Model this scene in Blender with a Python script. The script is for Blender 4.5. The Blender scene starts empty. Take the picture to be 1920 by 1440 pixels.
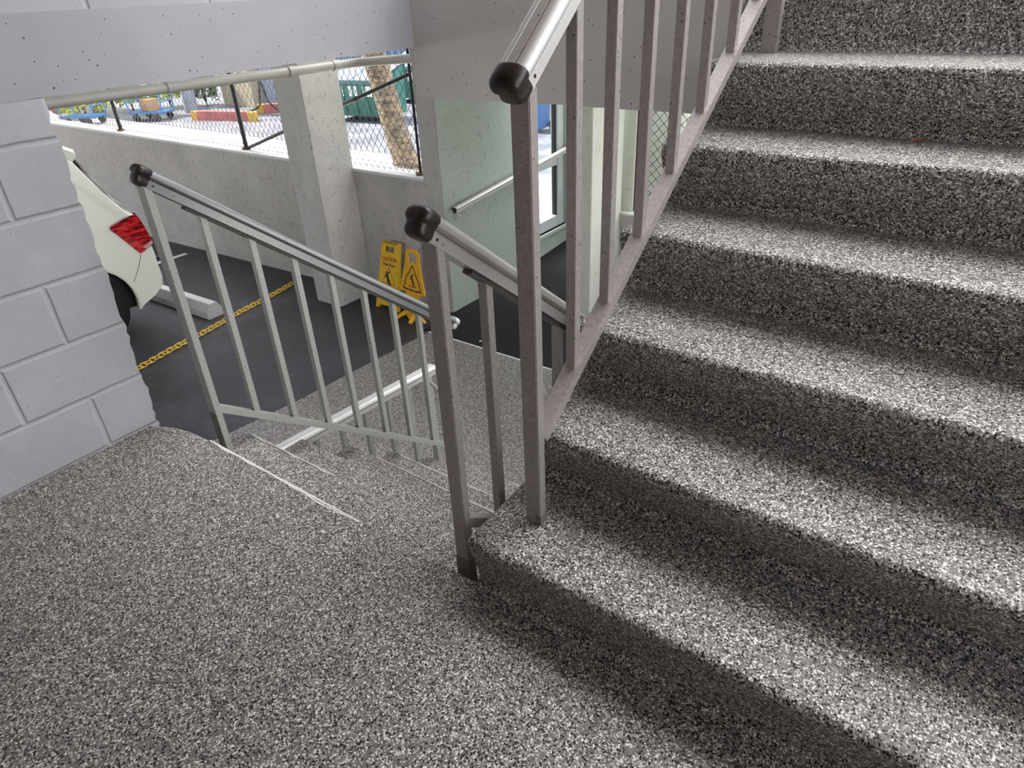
import bpy, bmesh, math, random
from mathutils import Vector, Matrix, noise

random.seed(7)
S = bpy.context.scene
COL = S.collection
PI = math.pi
# ------------------------------------------------------------------ camera, light, exposure
cam_d = bpy.data.cameras.new('camera'); cam = bpy.data.objects.new('camera', cam_d); COL.objects.link(cam)
cam_d.sensor_width = 36.0; cam_d.lens = 1253.05 / 1920 * 36.0; cam_d.clip_start = 0.02; cam_d.clip_end = 300
_r = Vector((.58384, -.81080, -.04162)); _u = Vector((.43732, .27089, .85754)); _b = Vector((-.68402, -.51886, .51273))
cam.matrix_world = Matrix(((_r.x, _u.x, _b.x, 0), (_r.y, _u.y, _b.y, 0), (_r.z, _u.z, _b.z, 1.365), (0, 0, 0, 1)))
S.camera = cam

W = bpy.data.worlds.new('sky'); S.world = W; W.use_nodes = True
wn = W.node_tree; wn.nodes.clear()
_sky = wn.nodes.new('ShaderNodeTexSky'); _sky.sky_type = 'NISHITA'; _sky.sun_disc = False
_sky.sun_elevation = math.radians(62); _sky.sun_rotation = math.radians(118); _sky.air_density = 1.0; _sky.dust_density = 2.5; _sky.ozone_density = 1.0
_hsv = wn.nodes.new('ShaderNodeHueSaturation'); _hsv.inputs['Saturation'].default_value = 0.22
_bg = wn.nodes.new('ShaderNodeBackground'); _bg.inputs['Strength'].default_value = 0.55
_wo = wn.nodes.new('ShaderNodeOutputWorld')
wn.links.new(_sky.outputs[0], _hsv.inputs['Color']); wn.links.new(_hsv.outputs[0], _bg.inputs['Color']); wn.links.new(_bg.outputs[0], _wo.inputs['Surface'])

sun_d = bpy.data.lights.new('sun', 'SUN'); sun_d.energy = 13.0; sun_d.angle = math.radians(1.0); sun_d.color = (1.0, .96, .88)
sun = bpy.data.objects.new('sun', sun_d); COL.objects.link(sun)
sun.rotation_euler = Vector((-.12, .60, .79)).to_track_quat('Z', 'Y').to_euler()
sun.location = (4, 8, 20)

S.view_settings.view_transform = 'Standard'; S.view_settings.look = 'None'
S.view_settings.exposure = 0.15; S.view_settings.gamma = 1.0; S.view_settings.use_curve_mapping = False

# ------------------------------------------------------------------ mesh helpers
class MB:
    def __init__(s): s.v = []; s.f = []
    def add(s, vs, fs):
        n = len(s.v); s.v += [tuple(p) for p in vs]; s.f += [tuple(i + n for i in f) for f in fs]; return s
    def box(s, x0, x1, y0, y1, z0, z1):
        return s.add([(x0,y0,z0),(x1,y0,z0),(x1,y1,z0),(x0,y1,z0),(x0,y0,z1),(x1,y0,z1),(x1,y1,z1),(x0,y1,z1)],
                     [(0,3,2,1),(4,5,6,7),(0,1,5,4),(1,2,6,5),(2,3,7,6),(3,0,4,7)])
    def loft(s, rings, caps=True, closed=True):
        n = len(rings[0]); vs = [p for r in rings for p in r]; fs = []
        for i in range(len(rings) - 1):
            for j in range(n if closed else n - 1):
                k = (j + 1) % n
                fs.append((i*n+j, i*n+k, (i+1)*n+k, (i+1)*n+j))
        if caps: fs.append(tuple(range(n-1, -1, -1))); fs.append(tuple((len(rings)-1)*n + j for j in range(n)))
        return s.add(vs, fs)
    def prism(s, pts, axis, a, b):
        def P(p, t):
            return {'x': (t, p[0], p[1]), 'y': (p[0], t, p[1]), 'z': (p[0], p[1], t)}[axis]
        return s.loft([[P(p, a) for p in pts], [P(p, b) for p in pts]])
    def tube(s, pts, r, n=10, caps=True):
        pts = [Vector(p) for p in pts]; rr = r if isinstance(r, (list, tuple)) else [r] * len(pts); rings = []
        t0 = (pts[1] - pts[0]).normalized(); up = Vector((0,0,1)) if abs(t0.z) < .9 else Vector((1,0,0))
        u = t0.cross(up).normalized()
        for i, p in enumerate(pts):
            t = (pts[min(i+1, len(pts)-1)] - pts[max(i-1, 0)]).normalized()
            u = (u - t * u.dot(t)).normalized(); w = t.cross(u)
            rings.append([tuple(p + (u * math.cos(2*PI*k/n) + w * math.sin(2*PI*k/n)) * rr[i]) for k in range(n)])
        return s.loft(rings, caps)
    def obj(s, name, mat, parent=None, smooth=None, bevel=0, loc=None, seg=2, **tags):
        me = bpy.data.meshes.new(name)
        vs = s.v
        if loc: vs = [(a-loc[0], b-loc[1], c-loc[2]) for a, b, c in vs]
        me.from_pydata(vs, [], s.f); me.validate()
        bm = bmesh.new(); bm.from_mesh(me); bmesh.ops.recalc_face_normals(bm, faces=bm.faces)
        if bevel:
            es = [e for e in bm.edges if len(e.link_faces) == 2 and e.calc_face_angle(0) > .5]
            bmesh.ops.bevel(bm, geom=es, offset=bevel, segments=seg, affect='EDGES', clamp_overlap=True)
        bm.to_mesh(me); bm.free()
        if smooth is not None:
            for p in me.polygons: p.use_smooth = True
            me.set_sharp_from_angle(angle=math.radians(smooth))
        me.materials.append(mat)
        o = bpy.data.objects.new(name, me); COL.objects.link(o)
        if loc: o.location = loc
        if parent: o.parent = parent
        for k, v in tags.items(): o[k] = v
        return o
def thing(name, label, cat, loc=(0,0,0), rz=0, group=None):
    o = bpy.data.objects.new(name, None); COL.objects.link(o); o.location = loc; o.rotation_euler = (0,0,rz)
    o.empty_display_size = .1
    o['label'] = label; o['category'] = cat
    if group: o['group'] = group
    return o
def rel(mb, base):
    """shift a mesh builder from world into the frame of an (unrotated) base"""
    m = MB(); m.v = [(a-base[0], b-base[1], c-base[2]) for a, b, c in mb.v]; m.f = mb.f; return m

# ------------------------------------------------------------------ materials
def nt(name):
    m = bpy.data.materials.new(name); m.use_nodes = True; n = m.node_tree; n.nodes.clear()
    o = n.nodes.new('ShaderNodeOutputMaterial'); b = n.nodes.new('ShaderNodeBsdfPrincipled'); n.links.new(b.outputs[0], o.inputs[0])
    return m, n, b
def node(n, t, **k):
    x = n.nodes.new(t)
    for a, v in k.items():
        if a.startswith('_'): setattr(x, a[1:], v)
        else: x.inputs[a.replace('__', ' ')].default_value = v
    return x
def ramp(n, src, stops, const=False):
    r = n.nodes.new('ShaderNodeValToRGB'); cr = r.color_ramp
    if const: cr.interpolation = 'CONSTANT'
    while len(cr.elements) < len(stops): cr.elements.new(.5)
    for e, (p, c) in zip(cr.elements, stops):
        e.position = p; e.color = (c[0], c[1], c[2], 1) if isinstance(c, (tuple, list)) else (c, c, c, 1)
    n.links.new(src, r.inputs[0]); return r
def coords(n, scale=(1,1,1), world=True):
    g = n.nodes.new('ShaderNodeNewGeometry') if world else n.nodes.new('ShaderNodeTexCoord')
    mp = n.nodes.new('ShaderNodeMapping'); mp.inputs['Scale'].default_value = scale
    n.links.new(g.outputs['Position' if world else 'Object'], mp.inputs[0]); return mp.outputs[0]
def bump(n, b, h, strength=.3, dist=.01, prev=None):
    x = n.nodes.new('ShaderNodeBump'); x.inputs['Strength'].default_value = strength; x.inputs['Distance'].default_value = dist
    n.links.new(h, x.inputs['Height'])
    if prev: n.links.new(prev.outputs[0], x.inputs['Normal'])
    n.links.new(x.outputs[0], b.inputs['Normal']); return x
def mix(n, fac, a, b, mode='MIX'):
    m = n.nodes.new('ShaderNodeMix'); m.data_type = 'RGBA'; m.blend_type = mode
    for i, v in ((0, fac), (6, a), (7, b)):
        if hasattr(v, 'is_output'): n.links.new(v, m.inputs[i])
        else: m.inputs[i].default_value = v if i == 0 else (v[0], v[1], v[2], 1)
    return m.outputs[2]
def plain(name, col, rough=.5, metal=0, var=.08, scale=6, coat=0, bmp=0):
    m, n, b = nt(name); c = coords(n)
    ns = node(n, 'ShaderNodeTexNoise', Scale=scale, Detail=5.0); n.links.new(c, ns.inputs['Vector'])
    lo = tuple(max(0, x*(1-var)) for x in col); hi = tuple(min(1, x*(1+var)) for x in col)
    r = ramp(n, ns.outputs[0], [(.3, lo), (.7, hi)]); n.links.new(r.outputs[0], b.inputs['Base Color'])
    b.inputs['Roughness'].default_value = rough; b.inputs['Metallic'].default_value = metal; b.inputs['Coat Weight'].default_value = coat
    if bmp:
        n2 = node(n, 'ShaderNodeTexNoise', Scale=scale*12, Detail=4.0); n.links.new(c, n2.inputs['Vector']); bump(n, b, n2.outputs[0], bmp, .004)
    return m

def flake_mat():
    m, n, b = nt('epoxy_flake'); c = coords(n)
    wob = node(n, 'ShaderNodeTexNoise', Scale=260.0, Detail=2.0); n.links.new(c, wob.inputs['Vector'])
    add = n.nodes.new('ShaderNodeMixRGB'); add.blend_type = 'LINEAR_LIGHT'; add.inputs[0].default_value = .0028
    n.links.new(c, add.inputs[1]); n.links.new(wob.outputs['Color'], add.inputs[2])
    v1 = node(n, 'ShaderNodeTexVoronoi', Scale=300.0); n.links.new(add.outputs[0], v1.inputs['Vector'])
    s1 = n.nodes.new('ShaderNodeSeparateColor'); n.links.new(v1.outputs['Color'], s1.inputs[0])
    base = ramp(n, s1.outputs[0], [(0, (.15,.145,.14)), (.42, (.26,.255,.245)), (.56, (.52,.51,.49)), (.72, (.80,.785,.75)), (.82, (.15,.145,.14))], True)
    v2 = node(n, 'ShaderNodeTexVoronoi', Scale=195.0); n.links.new(add.outputs[0], v2.inputs['Vector'])
    s2 = n.nodes.new('ShaderNodeSeparateColor'); n.links.new(v2.outputs['Color'], s2.inputs[0])
    k = ramp(n, s2.outputs[1], [(0, 1.0), (.31, 0.0)], True)
    d = ramp(n, v2.outputs['Distance'], [(0, 1.0), (.52, 1.0), (.56, 0.0)])
    mk = node(n, 'ShaderNodeMath', _operation='MULTIPLY'); n.links.new(k.outputs[0], mk.inputs[0]); n.links.new(d.outputs[0], mk.inputs[1])
    col = mix(n, mk.outputs[0], base.outputs[0], (.003,.003,.003))
    big = node(n, 'ShaderNodeTexNoise', Scale=2.2, Detail=4.0); n.links.new(c, big.inputs['Vector'])
    tint = ramp(n, big.outputs[0], [(.3, (.93,.88,.85)), (.7, (1,.985,.97))])
    col = mix(n, 1.0, col, tint.outputs[0], 'MULTIPLY')
    n.links.new(col, b.inputs['Base Color']); b.inputs['Roughness'].default_value = .55; b.inputs['Specular IOR Level'].default_value = .35
    bump(n, b, v1.outputs['Distance'], .25, .0015)
    return m

def stucco_mat(name, col, strong=.7, dirt=.15):
    m, n, b = nt(name); c = coords(n)
    w = node(n, 'ShaderNodeTexNoise', Scale=7.0, Detail=4.0, Roughness=.6); n.links.new(c, w.inputs['Vector'])
    add = n.nodes.new('ShaderNodeMixRGB'); add.blend_type = 'LINEAR_LIGHT'; add.inputs[0].default_value = .12
    n.links.new(c, add.inputs[1]); n.links.new(w.outputs['Color'], add.inputs[2])
    v = node(n, 'ShaderNodeTexVoronoi', Scale=15.0, _feature='DISTANCE_TO_EDGE'); n.links.new(add.outputs[0], v.inputs['Vector'])
    cr = ramp(n, v.outputs['Distance'], [(0, 0.0), (.03, 1.0)])
    msk = node(n, 'ShaderNodeTexNoise', Scale=16.0, Detail=4.0); n.links.new(c, msk.inputs['Vector'])
    mr = ramp(n, msk.outputs[0], [(.53, 1.0), (.62, 0.0)])
    mx = node(n, 'ShaderNodeMath', _operation='MAXIMUM'); n.links.new(cr.outputs[0], mx.inputs[0]); n.links.new(mr.outputs[0], mx.inputs[1])
    b1 = bump(n, b, mx.outputs[0], strong, .006)
    bn = node(n, 'ShaderNodeTexNoise', Scale=34.0, Detail=6.0, Roughness=.65); n.links.new(c, bn.inputs['Vector'])
    bump(n, b, bn.outputs[0], .6, .007, b1)
    dn = node(n, 'ShaderNodeTexNoise', Scale=1.6, Detail=6.0, Roughness=.7); n.links.new(c, dn.inputs['Vector'])
    dr = ramp(n, dn.outputs[0], [(.3, tuple(x*(1-dirt) for x in col)), (.65, col)])
    crk = mix(n, mx.outputs[0], tuple(x*.55 for x in col), (1,1,1)); 
    cc = mix(n, mx.outputs[0], tuple(x*.78 for x in col), dr.outputs[0])
    n.links.new(cc, b.inputs['Base Color']); b.inputs['Roughness'].default_value = .75
    return m

def concrete_mat(name, col, grain=None):
    m, n, b = nt(name); c = coords(n, (1,1,1))
    dn = node(n, 'ShaderNodeTexNoise', Scale=2.5, Detail=6.0, Roughness=.65); n.links.new(c, dn.inputs['Vector'])
    dr = ramp(n, dn.outputs[0], [(.3, tuple(x*.88 for x in col)), (.65, col)])
    v = node(n, 'ShaderNodeTexVoronoi', Scale=34.0); n.links.new(c, v.inputs['Vector'])
    s = n.nodes.new('ShaderNodeSeparateColor'); n.links.new(v.outputs['Color'], s.inputs[0])
    sel = ramp(n, s.outputs[0], [(0, 1.0), (.16, 0.0)], True)
    rad = ramp(n, v.outputs['Distance'], [(0, 1.0), (.07, 1.0), (.13, 0.0)])
    pit = node(n, 'ShaderNodeMath', _operation='MULTIPLY'); n.links.new(sel.outputs[0], pit.inputs[0]); n.links.new(rad.outputs[0], pit.inputs[1])
    v2 = node(n, 'ShaderNodeTexVoronoi', Scale=85.0); n.links.new(c, v2.inputs['Vector'])
    s2 = n.nodes.new('ShaderNodeSeparateColor'); n.links.new(v2.outputs['Color'], s2.inputs[0])
    sel2 = ramp(n, s2.outputs[0], [(0, 1.0), (.05, 0.0)], True); rad2 = ramp(n, v2.outputs['Distance'], [(0, 1.0), (.12, 1.0), (.22, 0.0)])
    p2 = node(n, 'ShaderNodeMath', _operation='MULTIPLY'); n.links.new(sel2.outputs[0], p2.inputs[0]); n.links.new(rad2.outputs[0], p2.inputs[1])
    pm = node(n, 'ShaderNodeMath', _operation='MAXIMUM'); n.links.new(pit.outputs[0], pm.inputs[0]); n.links.new(p2.outputs[0], pm.inputs[1])
    cc = mix(n, pm.outputs[0], dr.outputs[0], (.06,.05,.045))
    n.links.new(cc, b.inputs['Base Color']); b.inputs['Roughness'].default_value = .7
    inv = node(n, 'ShaderNodeMath', _operation='SUBTRACT'); inv.inputs[0].default_value = 1; n.links.new(pm.outputs[0], inv.inputs[1])
    b1 = bump(n, b, inv.outputs[0], .6, .004)
    g = node(n, 'ShaderNodeTexNoise', Scale=18.0, Detail=5.0)
    gc = coords(n, grain if grain else (1,1,1)); n.links.new(gc, g.inputs['Vector'])
    bump(n, b, g.outputs[0], .22, .004, b1)
    return m

def block_mat():
    m, n, b = nt('painted_block'); g = n.nodes.new('ShaderNodeNewGeometry'); sp = n.nodes.new('ShaderNodeSeparateXYZ'); cb = n.nodes.new('ShaderNodeCombineXYZ')
    n.links.new(g.outputs['Position'], sp.inputs[0])
    ax = node(n, 'ShaderNodeMath', _operation='ADD'); ax.inputs[1].default_value = 4.064*2 - .503
    az = node(n, 'ShaderNodeMath', _operation='ADD'); az.inputs[1].default_value = .2045*20 + .0
    n.links.new(sp.outputs[0], ax.inputs[0]); n.links.new(sp.outputs[2], az.inputs[0]); n.links.new(ax.outputs[0], cb.inputs[0]); n.links.new(az.outputs[0], cb.inputs[1])
    c = g.outputs['Position']
    wn_ = node(n, 'ShaderNodeTexNoise', Scale=9.0, Detail=3.0); n.links.new(c, wn_.inputs['Vector'])
    wv = n.nodes.new('ShaderNodeMixRGB'); wv.blend_type = 'LINEAR_LIGHT'; wv.inputs[0].default_value = .004
    n.links.new(cb.outputs[0], wv.inputs[1]); n.links.new(wn_.outputs['Color'], wv.inputs[2])
    br = node(n, 'ShaderNodeTexBrick', Scale=1.0, Mortar__Size=.011, Mortar__Smooth=.8, Brick__Width=.4064, Row__Height=.2045)
    br.offset = .5; n.links.new(wv.outputs[0], br.inputs['Vector'])
    inv = node(n, 'ShaderNodeMath', _operation='SUBTRACT'); inv.inputs[0].default_value = 1; n.links.new(br.outputs['Fac'], inv.inputs[1])
    b1 = bump(n, b, inv.outputs[0], .75, .006)
    fn = node(n, 'ShaderNodeTexNoise', Scale=60.0, Detail=6.0, Roughness=.7); n.links.new(c, fn.inputs['Vector'])
    b2 = bump(n, b, fn.outputs[0], .25, .003, b1)
    f2 = node(n, 'ShaderNodeTexNoise', Scale=8.0, Detail=3.0); n.links.new(c, f2.inputs['Vector'])
    bump(n, b, f2.outputs[0], .2, .01, b2)
    dn = node(n, 'ShaderNodeTexNoise', Scale=3.2, Detail=6.0, Roughness=.7); n.links.new(c, dn.inputs['Vector'])
    dr = ramp(n, dn.outputs[0], [(.25, (.385,.38,.40)), (.6, (.46,.455,.48))])
    v = node(n, 'ShaderNodeTexVoronoi', Scale=70.0); n.links.new(c, v.inputs['Vector'])
    s = n.nodes.new('ShaderNodeSeparateColor'); n.links.new(v.outputs['Color'], s.inputs[0])
    sel = ramp(n, s.outputs[0], [(0, 1.0), (.03, 0.0)], True); rad = ramp(n, v.outputs['Distance'], [(0, 1.0), (.1, 1.0), (.2, 0.0)])
    p = node(n, 'ShaderNodeMath', _operation='MULTIPLY'); n.links.new(sel.outputs[0], p.inputs[0]); n.links.new(rad.outputs[0], p.inputs[1])
    cc = mix(n, p.outputs[0], dr.outputs[0], (.2,.18,.17)); n.links.new(cc, b.inputs['Base Color']); b.inputs['Roughness'].default_value = .6
    return m

def metal_mat(name, col, rough=.38, metal=.75, speck=.5, scale=90.0):
    m, n, b = nt(name); c = coords(n)
    a = node(n, 'ShaderNodeTexNoise', Scale=scale, Detail=4.0, Roughness=.7); n.links.new(c, a.inputs['Vector'])
    r = ramp(n, a.outputs[0], [(.3, tuple(x*(1-.35*speck) for x in col)), (.55, col), (.75, tuple(min(1, x*(1+.4*speck)) for x in col))])
    v = node(n, 'ShaderNodeTexVoronoi', Scale=120.0); n.links.new(c, v.inputs['Vector'])
    s = n.nodes.new('ShaderNodeSeparateColor'); n.links.new(v.outputs['Color'], s.inputs[0])
    sel = ramp(n, s.outputs[0], [(0, 1.0), (.02, 0.0)], True); rad = ramp(n, v.outputs['Distance'], [(0, 1.0), (.25, 1.0), (.35, 0.0)])
    p = node(n, 'ShaderNodeMath', _operation='MULTIPLY'); n.links.new(sel.outputs[0], p.inputs[0]); n.links.new(rad.outputs[0], p.inputs[1])
    cc = mix(n, p.outputs[0], r.outputs[0], tuple(x*.35 for x in col))
    n.links.new(cc, b.inputs['Base Color']); b.inputs['Roughness'].default_value = rough; b.inputs['Metallic'].default_value = metal
    bump(n, b, a.outputs[0], .08, .002)
    return m

def asphalt_mat(name, col, stain=True):
    m, n, b = nt(name); c = coords(n)
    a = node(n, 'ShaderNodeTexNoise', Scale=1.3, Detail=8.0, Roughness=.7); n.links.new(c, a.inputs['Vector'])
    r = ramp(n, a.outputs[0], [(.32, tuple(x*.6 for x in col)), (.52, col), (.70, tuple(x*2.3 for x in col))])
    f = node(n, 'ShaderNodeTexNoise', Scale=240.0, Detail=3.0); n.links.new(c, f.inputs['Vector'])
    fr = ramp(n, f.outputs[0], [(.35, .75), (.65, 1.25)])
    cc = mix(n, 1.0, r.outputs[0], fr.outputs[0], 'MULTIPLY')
    n.links.new(cc, b.inputs['Base Color']); b.inputs['Roughness'].default_value = .55
    bump(n, b, f.outputs[0], .25, .003)
    return m

M = {}
M['flake'] = flake_mat()
M['block'] = block_mat()
M['beam'] = concrete_mat('painted_concrete', (.41,.405,.435))
M['beam_y'] = concrete_mat('painted_board_formed_concrete', (.60,.57,.545), (1, .15, 5))
M['stucco'] = stucco_mat('warm_stucco', (.52,.50,.475), .9, .22)
M['stucco_pillar'] = stucco_mat('pillar_stucco', (.63,.61,.58), .9, .25)
M['stucco_green'] = stucco_mat('pale_green_stucco', (.40,.46,.41), .9, .12)
M['stucco_white'] = stucco_mat('pale_cream_stucco', (.72,.75,.66), .7, .1)
M['tan'] = plain('brown_stucco_wall', (.20,.145,.115), .8, bmp=.3)
M['ledge'] = concrete_mat('ledge_paint', (.72,.73,.71))
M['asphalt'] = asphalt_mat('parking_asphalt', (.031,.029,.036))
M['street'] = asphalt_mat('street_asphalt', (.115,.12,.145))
M['walk'] = concrete_mat('pavement_concrete', (.72,.70,.66))
M['mat'] = plain('black_rubber_mat', (.006,.006,.007), .9, bmp=.4, scale=20)
M['post'] = metal_mat('oxidised_aluminium', (.40,.365,.35), .5, .55)
M['post_l'] = metal_mat('grey_green_aluminium', (.40,.405,.385), .5, .5, .35)
M['rail'] = metal_mat('mill_aluminium', (.66,.65,.635), .42, .45, .12)
M['rail_l'] = metal_mat('dull_aluminium', (.30,.31,.31), .36, .75, .15)
M['rail_m'] = metal_mat('grey_aluminium', (.50,.485,.475), .36, .65, .15)
M['cap'] = plain('dark_brown_plastic', (.024,.016,.014), .35, var=.5, scale=25)
M['screw'] = plain('dark_screw', (.05,.05,.05), .4, .8)
M['under'] = plain('dark_channel_metal', (.09,.085,.08), .5, .4)
M['patch'] = plain('dark_paint_patch', (.15,.145,.13), .6)
M['yellow'] = plain('yellow_plastic', (.80,.50,.02), .4, var=.06)
M['yellow2'] = plain('orange_yellow_plastic', (.83,.42,.015), .4, var=.06)
M['ink'] = plain('black_ink', (.012,.011,.012), .5)
M['red_ink'] = plain('red_ink', (.55,.03,.02), .5)
M['chain'] = plain('yellow_chain_plastic', (.85,.58,.05), .45)
M['white_paint'] = plain('white_line_paint', (.75,.74,.72), .6, var=.12, scale=20)
M['stop'] = concrete_mat('white_wheel_stop', (.62,.61,.60))
M['car'] = plain('cream_white_car_paint', (.82,.82,.72), .25, var=.01, coat=1.0)
M['tyre'] = plain('tyre_rubber', (.012,.012,.013), .75)
M['black'] = plain('black_plastic', (.01,.01,.011), .5)
M['rim'] = plain('wheel_rim', (.45,.45,.46), .3, .9)
M['pipe'] = plain('painted_pvc', (.46,.45,.40), .4, var=.06)
M['fence'] = plain('black_vinyl_wire', (.02,.02,.022), .4)
M['alu_frame'] = plain('pale_window_frame', (.55,.60,.59), .4, .2)
M['bark'] = None
def glass(name, col, rough=.02, tr=1.0):
    m, n, b = nt(name); b.inputs['Base Color'].default_value = (*col, 1); b.inputs['Roughness'].default_value = rough
    b.inputs['Transmission Weight'].default_value = tr; b.inputs['IOR'].default_value = 1.45; return m
M['pane'] = glass('window_glass', (.93,.98,1.0))
def tail_mat():
    m, n, b = nt('tail_lamp_red'); c = coords(n, (10, 10, 44))
    w = node(n, 'ShaderNodeTexNoise', Scale=1.0, Detail=2.0); n.links.new(c, w.inputs['Vector'])
    r = ramp(n, w.outputs[0], [(.40, (.12,.0,.006)), (.52, (.55,.008,.012)), (.66, (.75,.05,.04))]); n.links.new(r.outputs[0], b.inputs['Base Color'])
    b.inputs['Roughness'].default_value = .12; b.inputs['Coat Weight'].default_value = 1; return m
M['tail'] = tail_mat()
M['tail_white'] = plain('tail_lamp_clear', (.6,.45,.45), .15, coat=1)
def carglass():
    m, n, b = nt('sky_tinted_car_glass'); b.inputs['Base Color'].default_value = (.40,.52,.56,1); b.inputs['Roughness'].default_value = .03; b.inputs['Coat Weight'].default_value = 1; return m  # pale blue base colour stands in for sky reflected in the glass
M['car_glass'] = carglass()

# ------------------------------------------------------------------ dimensions
ZG = -1.33
RZ, TR = .19, .2508
XL = .933           # landing nosing
XU = .899           # first up nosing
YW = 2.364          # face of the block wall
def zasph(y): return ZG - .027 * max(0, y - 4.0)
def zramp(x): return ZG + .06 * max(0, 2.5 - x)

# ------------------------------------------------------------------ landing floor
def rounded(pts_xz, corner, r, n=5): pass
m = MB()
out = [(-2.2, -1.7), (1.05, -1.7), (1.05, .852), (XL, .853), (XL, 2.02), (.931, 2.12), (.924, 2.22), (.905, 2.30), (.885, 2.34), (.86, YW+.02), (-2.2, YW+.02)]
rings = []
for dz, ins in ((-1.6, .0), (-.03, .0), (-.010, .004), (-.002, .012), (0.0, .022)):
    ring = []
    for (x, y) in out:
        ring.append((x - (ins if .8 < x < 1 and y > .86 else 0), y - (ins if (y > 2.2 and x > .8) else 0), dz))
    rings.append(ring)
m.loft(rings)
m.obj('floor', M['flake'], smooth=50, kind='structure')

def wob(a, b, amp): return noise.noise(Vector((a, b, 3.7))) * amp
# ------------------------------------------------------------------ stair flights
def step_obj(profile_fn, y0, y1, name, parent, seed, n=26, round_end=None):
    rings = []
    for i in range(n + 1):
        t = i / n; y = y0 + (y1 - y0) * t
        dx = wob(y * 2.3, seed, .006); dz = wob(y * 1.7 + 9, seed + 5, .004)
        rings.append([(x + dx * w, y, z + dz * w) for (x, z, w) in profile_fn()])
    if round_end:                       # soften the exposed end (y1)
        base = rings[-1]
        for ins, sh in ((.006, .010), (.018, .016)):
            rings.append([(x + ins * (1 if w else 0), y1 + sh, z - ins * (1 if w else 0)) for ((x, yy, z), (_, _, w)) in zip(base, profile_fn())])
    return MB().loft(rings).obj(name, M['flake'], parent, smooth=60)

up = thing('stair_flight', 'grey flecked flight of steps climbing to the right of the picture', 'stairs')
for k in range(1, 10):
    xn = XU + (k - 1) * TR + (.085 if k > 6 else 0); z1 = RZ * k; z0 = z1 - RZ; xb = xn + (.040 if k == 1 else .076 if k < 7 else .012)
    def prof(xn=xn, z1=z1, z0=z0, xb=xb):
        p = [(xb - .022, z0 - .002, 0), (xb - .010, z0 + .003, 0), (xb - .003, z0 + .012, 0), (xb - .001, z0 + .03, .3)]
        p += [(xn + .016, z1 - .055, 1), (xn + .004, z1 - .028, 1), (xn + .002, z1 - .014, 1), (xn + .008, z1 - .004, 1), (xn + .022, z1, 1)]
        p += [(xn + .10, z1, .5), (xn + TR + .12, z1, 0), (xn + TR + .12, z1 - .30, 0), (xb - .022, z0 - .20, 0)]
        return p
    step_obj(prof, -1.7, .842, 'step', up, k * 3.1, round_end=True)
dn = thing('stair_flight', 'grey flecked flight of steps going down beside the chained parking bays', 'stairs')
for k in range(1, 7):
    xn = XL + k * TR; z1 = -RZ * k
    def prof(xn=xn, z1=z1):
        return [(xn - TR - .09, z1, 0), (xn - .03, z1, 1), (xn - .010, z1 - .002, 1), (xn - .001, z1 - .012, 1), (xn, z1 - .03, 1),
                (xn - .05, z1 - RZ - .01, 0), (xn - .05, -1.6, 0), (xn - TR - .09, -1.6, 0)]
    step_obj(prof, .862, 2.30, 'step', dn, k * 7.7, round_end=None)

# worn pale edges along the nosings, their highlight lines painted in
M['worn'] = plain('worn_lit_flakes', (.62,.61,.59), .5, var=.35, scale=150)
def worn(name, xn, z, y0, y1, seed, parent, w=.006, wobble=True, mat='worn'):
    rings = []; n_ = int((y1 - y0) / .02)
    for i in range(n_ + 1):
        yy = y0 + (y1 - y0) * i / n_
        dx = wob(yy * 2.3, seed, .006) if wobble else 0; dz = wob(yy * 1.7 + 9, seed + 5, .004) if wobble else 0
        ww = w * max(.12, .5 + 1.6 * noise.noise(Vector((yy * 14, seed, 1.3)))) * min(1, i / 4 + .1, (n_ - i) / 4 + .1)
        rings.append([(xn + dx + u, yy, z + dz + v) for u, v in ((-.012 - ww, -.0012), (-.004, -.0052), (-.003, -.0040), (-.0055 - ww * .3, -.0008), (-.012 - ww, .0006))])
    MB().loft(rings).obj(name, M[mat], parent, label='pale worn edge with painted highlight')
landing = bpy.data.objects['floor']
M['worn_lit_dim'] = plain('dim_worn_lit_flakes', (.42,.415,.40), .5, var=.5, scale=150)
worn('worn_lit_edge', XL, 0.0, 1.30, 2.08, 2.2, landing, .006, False)
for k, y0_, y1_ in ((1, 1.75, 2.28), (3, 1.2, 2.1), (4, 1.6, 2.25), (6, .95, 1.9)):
    worn('worn_lit_edge', XL + k * TR, -RZ * k, y0_, y1_, k * 7.7, dn, .007, True, 'worn_lit_dim')

# lower landing and sloping walkway beside the stairs
m = MB()
xs = [-2.0, -.8, .4, 1.4, 2.5, 3.0, 3.94]
rings = [[(x, .3, zramp(x)), (x, 4.03 if x < 1.9 else 4.03 - .055*(x-1.9), zramp(x)), (x, 4.03 if x < 1.9 else 4.03 - .055*(x-1.9), -1.75), (x, .3, -1.75)] for x in xs]
m.loft(rings).obj('floor', M['flake'], kind='structure')
m = MB(); m.box(3.94, 3.955, .3, 3.92, -1.36, ZG + .004); m.obj('trim_1', M['white_paint'], kind='structure')
# rubber matting of the entrance ramp
m = MB(); rings = []
for x in (3.955, 5.0, 6.0, 7.4, 9.0):
    z = ZG - .003 + .075 * max(0, x - 5.0)
    rings.append([(x, -2.0, z), (x, 4.0, z), (x, 4.0, -1.75), (x, -2.0, -1.75)])
m.loft(rings).obj('floor', M['mat'], kind='structure')
# parking asphalt
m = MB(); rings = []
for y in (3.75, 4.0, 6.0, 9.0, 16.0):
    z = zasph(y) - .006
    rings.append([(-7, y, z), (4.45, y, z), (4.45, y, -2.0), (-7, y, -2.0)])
m.loft(rings).obj('floor', M['asphalt'], kind='structure')

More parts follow.
